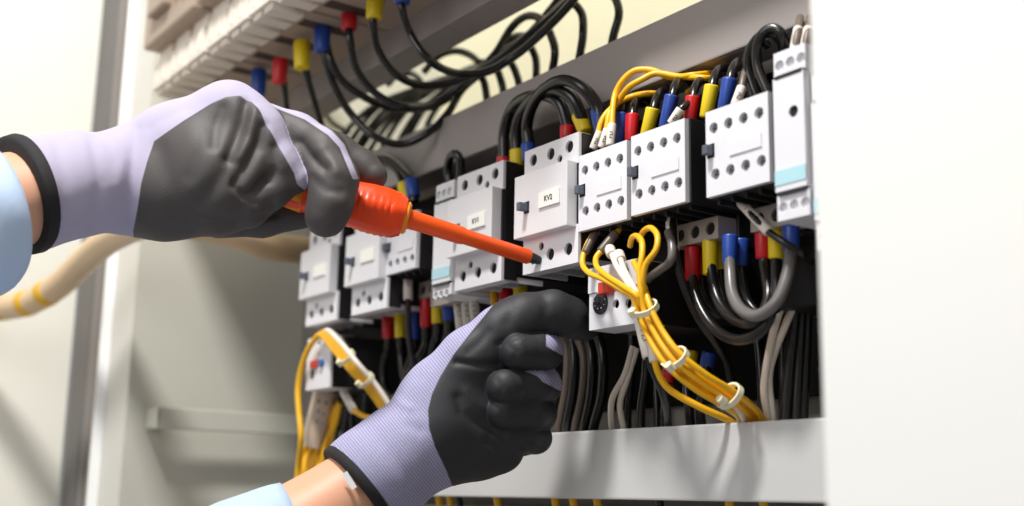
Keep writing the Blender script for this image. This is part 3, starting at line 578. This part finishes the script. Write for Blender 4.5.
# harness from the door to the panel
hp = spline(P3([(-110,330,-.250),(-60,316,-.215),(0,308,-.175),(30,302,-.158),(60,284,-.143),(85,260,-.134),(112,238,-.128),(160,222,-.112),(220,230,-.065),(270,246,-.012),(300,250,.022),(330,252,.055)]))
o = MB().tube(hp, .0128, 16).build('cable_harness', 'harness', loc=hp[0], smooth=True, auto=50); tag(o, 'beige wrapped cable harness running from the open door to the panel', 'harness')
hl = len(hp)
for f0 in (.27, .335, .385):
    i = int(f0 * hl); seg = hp[i:i + 5]
    MB().tube(seg, .0132, 16).build('wire_band', 'harnessband', o, smooth=True)
# stubs below the light rail
for k, x in enumerate((436, 447, 456, 494, 552, 570, 594, 656, 726, 760)):
    m = 'cable' if k in (2, 7) else 'wire'
    cable('control_wire', [(x, 478, .07),(x + 3, 500, .07),(x + 8, 530, .075)], .0026, m, ('black' if m == 'cable' else 'yellow') + ' wire showing below the light grey rail', 'wire', ('black' if m == 'cable' else 'yellow') + ' wires below the light grey rail')
o = MB().box((-.335, .086, -.36), (.5, .093, -.225)).build('wiring_duct', 'taupe'); tag(o, 'dull grey wiring duct below the light grey rail', 'duct')
# ------------------------------------------------------------------ screwdriver
tipw = at(533.5, 258.5, -.004)
def sd(u, v, w): return hw(u, v, w, .72)
h0 = sd(282, 186, -6); h1 = sd(404, 217.5, 6)
ax = h1 - h0; ax /= np.linalg.norm(ax)
root = empty('screwdriver', h0); tag(root, 'orange insulated screwdriver held by the upper glove, its tip on the contactor', 'screwdriver')
prof = [(0, .0085), (.004, .0118), (.012, .0126), (.022, .0112), (.032, .0118), (.042, .0138), (.052, .0147), (.061, .0146), (.068, .0136), (.0725, .0112)]
Lh = np.linalg.norm(h1 - h0)
ts = np.linspace(0, 1, 60); rs = np.interp(ts * .0725, [p[0] for p in prof], [p[1] for p in prof])
# grip with flutes
nn = 48; vs = []; fs = []
e1 = np.cross(ax, [0, 0, 1]); e1 /= np.linalg.norm(e1); e2 = np.cross(ax, e1)
for i, t in enumerate(ts):
    for k in range(nn):
        a = 2*math.pi*k/nn; fl = 0.
        if .60 < t < .92:
            fl = .0007 * max(0, math.sin((t - .60) / .32 * math.pi * 12)) * max(0, math.cos(3 * a)) ** .5 if math.cos(3*a) > 0 else 0
        r = rs[i] * (1 + .04 * math.cos(6 * a)) - fl
        vs.append(h0 + ax * Lh * t + (e1 * math.cos(a) + e2 * math.sin(a)) * r)
for i in range(len(ts) - 1):
    for k in range(nn): fs.append((i*nn+k, i*nn+(k+1) % nn, (i+1)*nn+(k+1) % nn, (i+1)*nn+k))
fs.append(tuple(range(nn))); fs.append(tuple(range((len(ts)-1)*nn, len(ts)*nn)))
MB().add(vs, fs).build('handle', 'redorange', root, smooth=True, auto=45)
MB().tube([h0 - ax*.006, h0 - ax*.004, h0 + ax*.006, h0 + ax*.014], [.005, .0095, .0121, .0129], 24).build('handle_cap', 'collar', root, smooth=True)
MB().tube([h1 - ax*.0016, h1 - ax*.0004, h1 + ax*.0018, h1 + ax*.003], [.0086, .0099, .0099, .0084], 28).build('collar', 'collar', root, smooth=True, auto=40)
s0 = h1 + ax * .002; s1 = tipw; sx = s1 - s0; Ls = np.linalg.norm(sx); sx /= Ls
MB().tube([s0, s0 + sx*.006, s0 + sx*Ls*.42, s0 + sx*Ls*.45, s0 + sx*Ls*.955, s0 + sx*Ls*.97], [.0062, .0058, .0055, .0048, .0047, .0041], 24).build('shaft', 'orange', root, smooth=True, auto=35)
MB().tube([s0 + sx*Ls*.965, s0 + sx*(Ls - .001), s0 + sx*(Ls + .0045)], [.0036, .0034, .0026], 16).build('blade_tip', 'tip', root, smooth=True, auto=35)
# ------------------------------------------------------------------ person: two gloved hands and forearms
def seg_d(P, a, b):
    a = np.array(a[:3], float); b = np.array(b[:3], float); ab = b - a
    t = np.clip(((P - a) @ ab) / max(ab @ ab, 1e-9), 0, 1)
    return np.linalg.norm(P - a - t[:, None] * ab, axis=1), t
def cap(P, a, b):
    d, t = seg_d(P, a, b); return d - (a[3] + t * (b[3] - a[3]))
def smin(a, b, k):
    h = np.clip(.5 + .5 * (b - a) / k, 0, 1); return b + (a - b) * h - k * h * (1 - h)
def chain(P, pts, k):
    d = None
    for a, b in zip(pts[:-1], pts[1:]):
        c = cap(P, a, b); d = c if d is None else smin(d, c, k)
    return d
def surface(fn, lo, hi, h):
    """naive surface nets: a closed quad surface of fn = 0"""
    ax = [np.arange(lo[i], hi[i] + h, h) for i in range(3)]; n = [len(a) for a in ax]
    G = np.stack(np.meshgrid(*ax, indexing='ij'), -1).reshape(-1, 3)
    V = np.concatenate([fn(G[i:i + 400000]) for i in range(0, len(G), 400000)]).reshape(n)
    S = V < 0
    off = np.array([(i, j, k) for i in (0, 1) for j in (0, 1) for k in (0, 1)])
    c = lambda A, o: A[o[0]:n[0]-1+o[0], o[1]:n[1]-1+o[1], o[2]:n[2]-1+o[2]]
    cnt = sum(c(S, o).astype(int) for o in off); act = (cnt > 0) & (cnt < 8)
    idx = -np.ones([m - 1 for m in n], int); idx[act] = np.arange(act.sum())
    acc = np.zeros((act.sum(), 3)); num = np.zeros(act.sum())
    for a in off:
        for d in range(3):
            if a[d]: continue
            b2 = a.copy(); b2[d] = 1
            va = c(V, a)[act]; vb = c(V, b2)[act]; x = (va < 0) != (vb < 0)
            t = va / np.where(np.abs(va - vb) < 1e-12, 1, va - vb)
            p = np.tile(a.astype(float), (len(va), 1)); p[:, d] = t
            acc[x] += p[x]; num[x] += 1
    cell = np.argwhere(act); verts = np.array(lo) + (cell + acc / num[:, None]) * h
    faces = []
    for d in range(3):
        e, g = [(1, 2), (2, 0), (0, 1)][d]
        A = np.moveaxis(S, d, 0); x = A[:-1] != A[1:]
        x = np.moveaxis(x, 0, d)
        pos = np.argwhere(x)
        ok = (pos[:, e] > 0) & (pos[:, g] > 0) & (pos[:, e] < n[e] - 1) & (pos[:, g] < n[g] - 1)
        pos = pos[ok]; fl = S[tuple(pos.T)]
        q = []
        for (i, j) in ((1, 1), (0, 1), (0, 0), (1, 0)):
            r = pos.copy(); r[:, e] -= i; r[:, g] -= j; q.append(idx[tuple(r.T)])
        q = np.stack(q, 1); q[~fl] = q[~fl][:, ::-1]; faces.append(q)
    return verts, np.concatenate(faces)
def normals(fn, P, e=.5):
    g = np.stack([fn(P + d) - fn(P - d) for d in np.eye(3) * e], 1); return g / np.maximum(np.linalg.norm(g, axis=1)[:, None], 1e-9)
def pl_d(U, line):                       # distance in (u, v) to a polyline
    d = np.full(len(U), 1e9)
    for a, b in zip(line[:-1], line[1:]):
        a = np.array(a, float); b = np.array(b, float); ab = b - a
        t = np.clip(((U - a) @ ab) / (ab @ ab), 0, 1); d = np.minimum(d, np.linalg.norm(U - a - t[:, None] * ab, axis=1))
    return d
def creases(V, Nn, lines):
    out = np.zeros(len(V)); face = np.clip(-Nn[:, 2] * 1.6, 0, 1)
    for line, amp, sg in lines: out += -amp * np.exp(-(pl_d(V[:, :2], line) / sg) ** 2) * face
    return V + Nn * out[:, None]
def glove(name, fn, lo, hi, h, lines, coatf, axis, mat, parent):
    V, Fc = surface(fn, lo, hi, h); Nn = normals(fn, V)
    coat = coatf(V, Nn); along = (V[:, :2] - np.array(axis[0])) @ np.array(axis[1])
    V2 = creases(V, Nn, lines)
    # soft raised edge where the coating ends
    V2 = V2 + Nn * (.5 * np.clip(coat / 1.5, 0, 1))[:, None]
    W = np.array([hw(*p) for p in V2])
    o = MB().add(W, Fc.tolist()).build(name, [mat], parent, smooth=True)
    for nm, arr in (('coat', coat), ('along', along)):
        a = o.data.attributes.new(nm, 'FLOAT', 'POINT'); a.data.foreach_set('value', arr.astype(np.float32))
    return o
def loft(rings, n=40, fold=None, capped=True):
    """rings: (u, v, w, radius, axis(3)); a tube in arm units"""
    vs = []; fs = []
    for i, (u, v, w, r, axv) in enumerate(rings):
        a = np.array(axv, float); a /= np.linalg.norm(a); e1 = np.cross(a, [0, 0, 1]); e1 /= np.linalg.norm(e1); e2 = np.cross(a, e1)
        for k in range(n):
            t = 2*math.pi*k/n; rr = r * (1 + (fold(i, t) if fold else 0)); vs.append(hw(*(np.array([u, v, w]) + (e1*math.cos(t) + e2*math.sin(t)) * rr)))
    m = len(rings)
    for i in range(m - 1):
        for k in range(n): fs.append((i*n+k, i*n+(k+1) % n, (i+1)*n+(k+1) % n, (i+1)*n+k))
    if capped: fs.append(tuple(range(n))); fs.append(tuple(range((m-1)*n, m*n)))
    return MB().add(vs, fs)
def interp_rings(keys, m):
    """keys: (u, v, w, r); returns m rings along the line with tangents"""
    K_ = np.array(keys, float); L = np.concatenate([[0], np.cumsum(np.linalg.norm(np.diff(K_[:, :3], axis=0), axis=1))])
    s = np.linspace(0, L[-1], m); Q = np.stack([np.interp(s, L, K_[:, i]) for i in range(4)], 1)
    for _ in range(3): Q[1:-1] = (Q[:-2] + 2*Q[1:-1] + Q[2:]) / 4
    T_ = np.gradient(Q[:, :3], axis=0)
    return [(*q, t) for q, t in zip(Q, T_)]
person = empty('person', hw(-60, 380, -160)); tag(person, 'person in light blue shirt and work gloves reaching into the cabinet with a screwdriver', 'person')
# ---- upper hand (holds the screwdriver)
axu = np.array([.86, -.23, .455]); cu = np.array([24, 194, -52.])
UB = [[(10,200,-62,57),(30,194,-50,55),(70,185,-32,51),(135,180,-2,49)], [(130,172,0,44),(175,148,0,44),(228,119,0,36)], [(135,188,0,46),(165,192,-14,46),(215,186,-22,50)],
      [(150,170,12,45),(225,150,30,46),(272,140,26,34)], [(228,119,-6,35),(250,130,-14,32)], [(240,165,-18,42),(205,165,-16,52)]]
UPINK = [(243,120,-12,29),(258,134,-20,26),(279,166,-28,21.5),(296,179,-30,12),(272,190,-33,17.5),(247,203,-34,23),(215,203,-28,31)]
UUND = [(220,212,10,26),(262,216,14,20),(300,214,14,15)]
UHANG = [(258,124,12,24),(296,137,6,23),(322,154,-16,24),(334,180,-34,23),(331,202,-42,21),(326,216,-42,21)]
UFAR = [(300,140,40,24),(336,157,36,22),(360,168,32,18),(373,176,24,14)]
def f_up(P):
    d = None
    for b_ in UB:
        c = chain(P, b_, 14); d = c if d is None else smin(d, c, 16)
    d = smin(d, chain(P, UUND, 8), 7); d = smin(d, chain(P, UPINK, 9), 6)
    d = smin(d, chain(P, UFAR, 8), 5); d = smin(d, chain(P, UHANG, 10), 2.5)
    return np.maximum(d, -((P - (cu - axu * 2)) @ axu))
DARK_TOP = [(133,232),(138,205),(141,184),(147,162),(154,141),(183,121),(212,103),(226,97),(240,95.5),(252,101),(261,113),(269,128),(277,143),(286,159),(294,173),(297,184),(304,190),(314,191)]
def coat_up(V, Nn):
    U = V[:, :2]
    # body: inside the polygon bounded by DARK_TOP
    poly = DARK_TOP + [(314, 262), (100, 262), (133, 240)]
    inside = np.zeros(len(U), bool); j = len(poly) - 1
    for i in range(len(poly)):
        xi, yi = poly[i]; xj, yj = poly[j]
        cr = ((yi > U[:, 1]) != (yj > U[:, 1])) & (U[:, 0] < (xj - xi) * (U[:, 1] - yi) / ((yj - yi) if yj != yi else 1e-9) + xi); inside ^= cr; j = i
    sd_ = pl_d(U, DARK_TOP) * np.where(inside, 1, -1); sd_ = np.where(V[:, 2] > 18, np.minimum(sd_, 18 - V[:, 2] + (U[:, 1] - 195) * 1.0), sd_)
    dp = chain(V, UPINK, 9); dh = chain(V, UHANG, 10); df = chain(V, UFAR, 8); du = chain(V, UUND, 8)
    body = np.min([chain(V, b_, 14) for b_ in UB], axis=0)
    hang = (dh < dp) & (dh < body) & (dh < df) & (U[:, 0] > 268)
    far = (df < dp) & (df < body) & (df < dh) & (U[:, 0] > 268)
    edge = [(262,96),(278,106),(306,117),(330,133),(342,146),(357,182)]
    oth = np.min([dp, body, df, du], axis=0); wgt = np.clip((oth - dh) / 5 + .5, 0, 1) * (U[:, 0] > 268)
    sh = np.where(U[:, 1] > 180, 5, np.minimum(5, pl_d(U, edge) - 2.8))
    sd_ = np.clip(sd_, -6, 6) * (1 - wgt) + sh * wgt; sd_ = np.where(far, 3, sd_)
    sd_ = np.where((du < dp) & (du < body) & (U[:, 0] > 225), 4, sd_)
    return sd_
fold_u = [([(246,103),(243,120),(236,140),(228,158)], 4.2, 6), ([(263,126),(257,148),(247,166),(238,180)], 4.8, 6), ([(254,112),(249,138),(240,156)], -2.2, 5), ([(234,186),(243,195),(254,192),(264,180)], 3.6, 4.5),
          ([(232,163),(210,192),(192,214)], 3.6, 10), ([(200,219),(235,223),(275,214)], 2.8, 4), ([(275,148),(277,164),(270,180)], 2.4, 5), ([(205,125),(200,150),(190,175)], 1.6, 9), ([(222,108),(216,128),(214,146)], 2.2, 6),
          ([(160,150),(170,185),(175,215)], 1.6, 9), ([(252,200),(262,206),(272,204)], 1.8, 4), ([(300,142),(308,154),(317,163),(324,168)], 5.2, 5.5), ([(322,150),(330,160),(336,172)], -1.4, 6), ([(312,178),(326,190),(340,192)], 1.6, 5), ([(58,140),(64,180),(60,232)], 1.6, 8),
          ([(92,135),(100,180),(94,230)], 2.0, 7), ([(112,128),(122,160),(118,185)], -1.6, 7), ([(136,128),(133,170),(128,224)], 2.6, 6), ([(150,128),(160,120),(185,108)], 1.2, 6)]
GU = glove_mat('glove_of_upper_hand', s2l(72, 67, 66), s2l(178, 171, 194), s2l(196, 190, 210), 900., .25)
gu = glove('glove', f_up, (-20, 60, -125), (400, 262, 95), 1.9, fold_u, coat_up, ((45, 193), (1, -.1)), GU, person)
# cuff band, wrist skin and sleeve of the upper arm
rings = [(*(cu + axu * q), 56.5 + g, axu) for q, g in ((-8, -4), (-8, 2.0), (-6, 4.6), (4, 5.0), (7.5, 3.4), (8, -4))]
loft(rings, 44).build('cuff_band', 'cuff', gu, smooth=True, auto=50)
keys = [(60,190,-36,46),(20,198,-56,48),(-30,212,-86,52),(-100,232,-128,60),(-260,280,-220,74)]
loft(interp_rings(keys, 26), 32).build('forearm', 'skin', person, smooth=True)
keys = [(-4,212,-74,72),(-2,211,-73,76),(-16,217,-82,78),(-60,238,-110,80),(-150,262,-160,88),(-270,300,-235,98),(-330,420,-300,100),(-350,520,-330,104)]
rg = interp_rings(keys, 60)
for i in range(12): rg[i] = (*rg[i][:4], -axu * (1 - i/12) + np.array(rg[i][4]) / np.linalg.norm(rg[i][4]) * (i/12))
loft(rg, 48, lambda i, t: .035*math.sin(2*t + i*.45) * min(1, i/6) + .028*math.sin(5*t - i*.7 + 1) * min(1, i/6)).build('sleeve', 'shirt', person, smooth=True)
# ---- lower hand (fist with the thumb on top)
axl = np.array([.775, -.615, .14]); cl = np.array([361, 491, -22.])
LB = [[(340,507,-26,52),(375,478,-18,51),(405,452,-8,47),(440,430,-2,47)], [(428,404,-4,31),(470,362,-2,29),(512,326,2,25)], [(440,430,2,48),(492,408,14,40)], [(440,445,0,42),(476,448,0,30),(500,449,2,24)],
      [(445,400,6,44),(515,385,34,40),(527,395,42,28)], [(478,365,12,38),(518,355,40,30)]]
LTH = [(500,332,2,26),(526,318,5,23),(553,312,12,20),(572,318,22,18),(584,326,30,15)]
LF = [[(530,352,40,20),(544,351,14,18),(540,352,-8,17),(519,352.5,-24,18.5)], [(528,385,44,20),(542,385,14,18),(534,386.5,-10,16.5),(505,387.5,-30,18)],
      [(526,416,42,19),(538,414,14,17),(532,412,-8,16),(503,412,-25,16.5)], [(522,440,36,16),(536,438,14,14),(526,437,0,13),(508,435,-10,13)]]
def f_lo(P):
    d = None
    for b_ in LB:
        c = chain(P, b_, 14); d = c if d is None else smin(d, c, 14)
    d = smin(d, chain(P, LTH, 10), 10)
    for f_ in LF: d = smin(d, chain(P, f_, 8), 2.0)
    return np.maximum(d, -((P - (cl - axl * 2)) @ axl))
EDGE = [(500,296),(486,314),(472,331),(454,354),(440,377),(432,394),(428,410),(429,428),(435,447),(446,470),(452,485),(458,500)]
def coat_lo(V, Nn):
    U = V[:, :2]; e = np.array(EDGE); ub = np.interp(U[:, 1], e[:, 1], e[:, 0])
    sgn = np.where(U[:, 0] > ub, 1, -1); sd_ = pl_d(U, EDGE) * sgn
    sd_ = np.minimum(sd_, 46 - V[:, 2])
    ff = [chain(V, f_, 8) for f_ in LF]; body = np.min([chain(V, b_, 14) for b_ in LB] + [chain(V, LTH, 10)], axis=0)
    for k, q in ((0, ((546,346),(563,356))), (1, ((524,372),(562,392)))):
        mine = (ff[k] < body) & (ff[k] <= np.min(ff, axis=0))
        (x0, y0), (x1, y1) = q
        line = y0 + (U[:, 0] - x0) * (y1 - y0) / (x1 - x0)
        patch = np.minimum(U[:, 0] - x0, (line - U[:, 1]) * 1.0)
        patch = np.minimum(patch, V[:, 2] + 26)
        sd_ = np.where(mine, np.minimum(sd_, -patch), sd_)
    return sd_
fold_l = [([(456,362),(478,365),(498,364)], 2.8, 3.6), ([(468,352),(480,342),(488,332)], 1.4, 5), ([(458,398),(462,411),(474,421),(492,430)], 2.8, 5.5), ([(466,392),(474,402),(484,408)], -1.2, 5), ([(488,440),(498,450),(506,460)], 2.6, 4.5),
          ([(508,345),(516,352),(514,360)], .9, 3), ([(497,380),(502,388),(499,396)], .8, 3), ([(498,404),(504,411),(500,418)], .7, 3), ([(527,342),(530,352),(526,362)], 1.0, 3.5), ([(524,376),(528,388),(524,398)], 1.0, 3.5),
          ([(506,298),(512,310),(508,322)], 1.2, 6), ([(543,294),(547,306),(543,318)], 1.2, 5), ([(498,344),(520,336),(545,331)], 1.4, 3), ([(390,406),(404,424),(420,430)], 1.4, 6), ([(440,340),(432,356),(420,376)], 1.2, 6), ([(372,430),(390,452),(410,480)], 1.2, 7), ([(396,398),(402,404),(410,408)], -1.6, 4)]
GL = glove_mat('glove_of_lower_hand', s2l(41, 41, 45), s2l(142, 139, 176), s2l(208, 206, 228), 2*math.pi/2.75, 1.0)
gl = glove('glove', f_lo, (300, 270, -95), (615, 545, 105), 1.9, fold_l, coat_lo, ((361, 490), (.775, -.63)), GL, person)
rings = [(*(cl + axl * q), 52.5 + g, axl) for q, g in ((-5, -2), (-5, 1.0), (-3, 2.6), (3, 2.8), (6, 1.2), (6, -3))]
loft(rings, 44).build('cuff_band', 'cuff', gl, smooth=True, auto=50)
# label tag peeking out of the cuff
q = [hw(*p) for p in ((342,474,-74), (347,471,-75), (357,487,-79), (352,490,-78))]; nq = [p + (C - p) / np.linalg.norm(C - p) * .0006 for p in q]
MB().add(q + nq, [(0,1,2,3),(4,7,6,5),(0,4,5,1),(1,5,6,2),(2,6,7,3),(3,7,4,0)]).build('label_tag', 'tag', gl)
keys = [(375,478,-18,42),(340,506,-30,46),(300,531,-46,50),(240,566,-72,54),(120,630,-130,68),(0,720,-190,74)]
loft(interp_rings(keys, 28), 32).build('forearm', 'skin', person, smooth=True)
keys = [(299,533,-50,54),(297,534,-50,58),(280,543,-58,60),(210,580,-92,68),(110,640,-138,76),(0,725,-192,92),(-90,800,-240,98)]
rg = interp_rings(keys, 50); axs = -np.array([.93, -.36, .10])
for i in range(12): rg[i] = (*rg[i][:4], axs * (1 - i/12) + np.array(rg[i][4]) / np.linalg.norm(rg[i][4]) * (i/12))
loft(rg, 48, lambda i, t: .025*math.sin(3*t + i*.6) * min(1, i/6) + .016*math.sin(5*t - i*.8 + 2) * min(1, i/6)).build('sleeve', 'shirt', person, smooth=True)
# ------------------------------------------------------------------ light
def area(name, loc, target, size, power, col=(1, 1, 1)):
    l = bpy.data.lights.new(name, 'AREA'); l.shape = 'DISK'; l.size = size; l.energy = power; l.color = col
    o = bpy.data.objects.new(name, l); COL.objects.link(o); o.location = loc
    d = Vector(target) - Vector(loc); o.rotation_euler = d.to_track_quat('-Z', 'Y').to_euler(); return o
area('ceiling_lamp', (.25, -.64, 1.15), (-.05, 0, -.05), .20, 27, (1, .985, .96))
area('fill_light', (.35, -1.5, .5), (0, 0, -.05), 1.0, 8, (1, .99, .98))  # added soft fill from the camera side, not a lamp of the room
w = bpy.data.worlds.new('room'); SC.world = w; w.use_nodes = True
w.node_tree.nodes['Background'].inputs['Color'].default_value = (1, .99, .965, 1)
w.node_tree.nodes['Background'].inputs['Strength'].default_value = .26
SC.view_settings.view_transform = 'Standard'; SC.view_settings.look = 'None'; SC.view_settings.gamma = 1; SC.view_settings.exposure = 0.0
SC.view_settings.use_curve_mapping = False
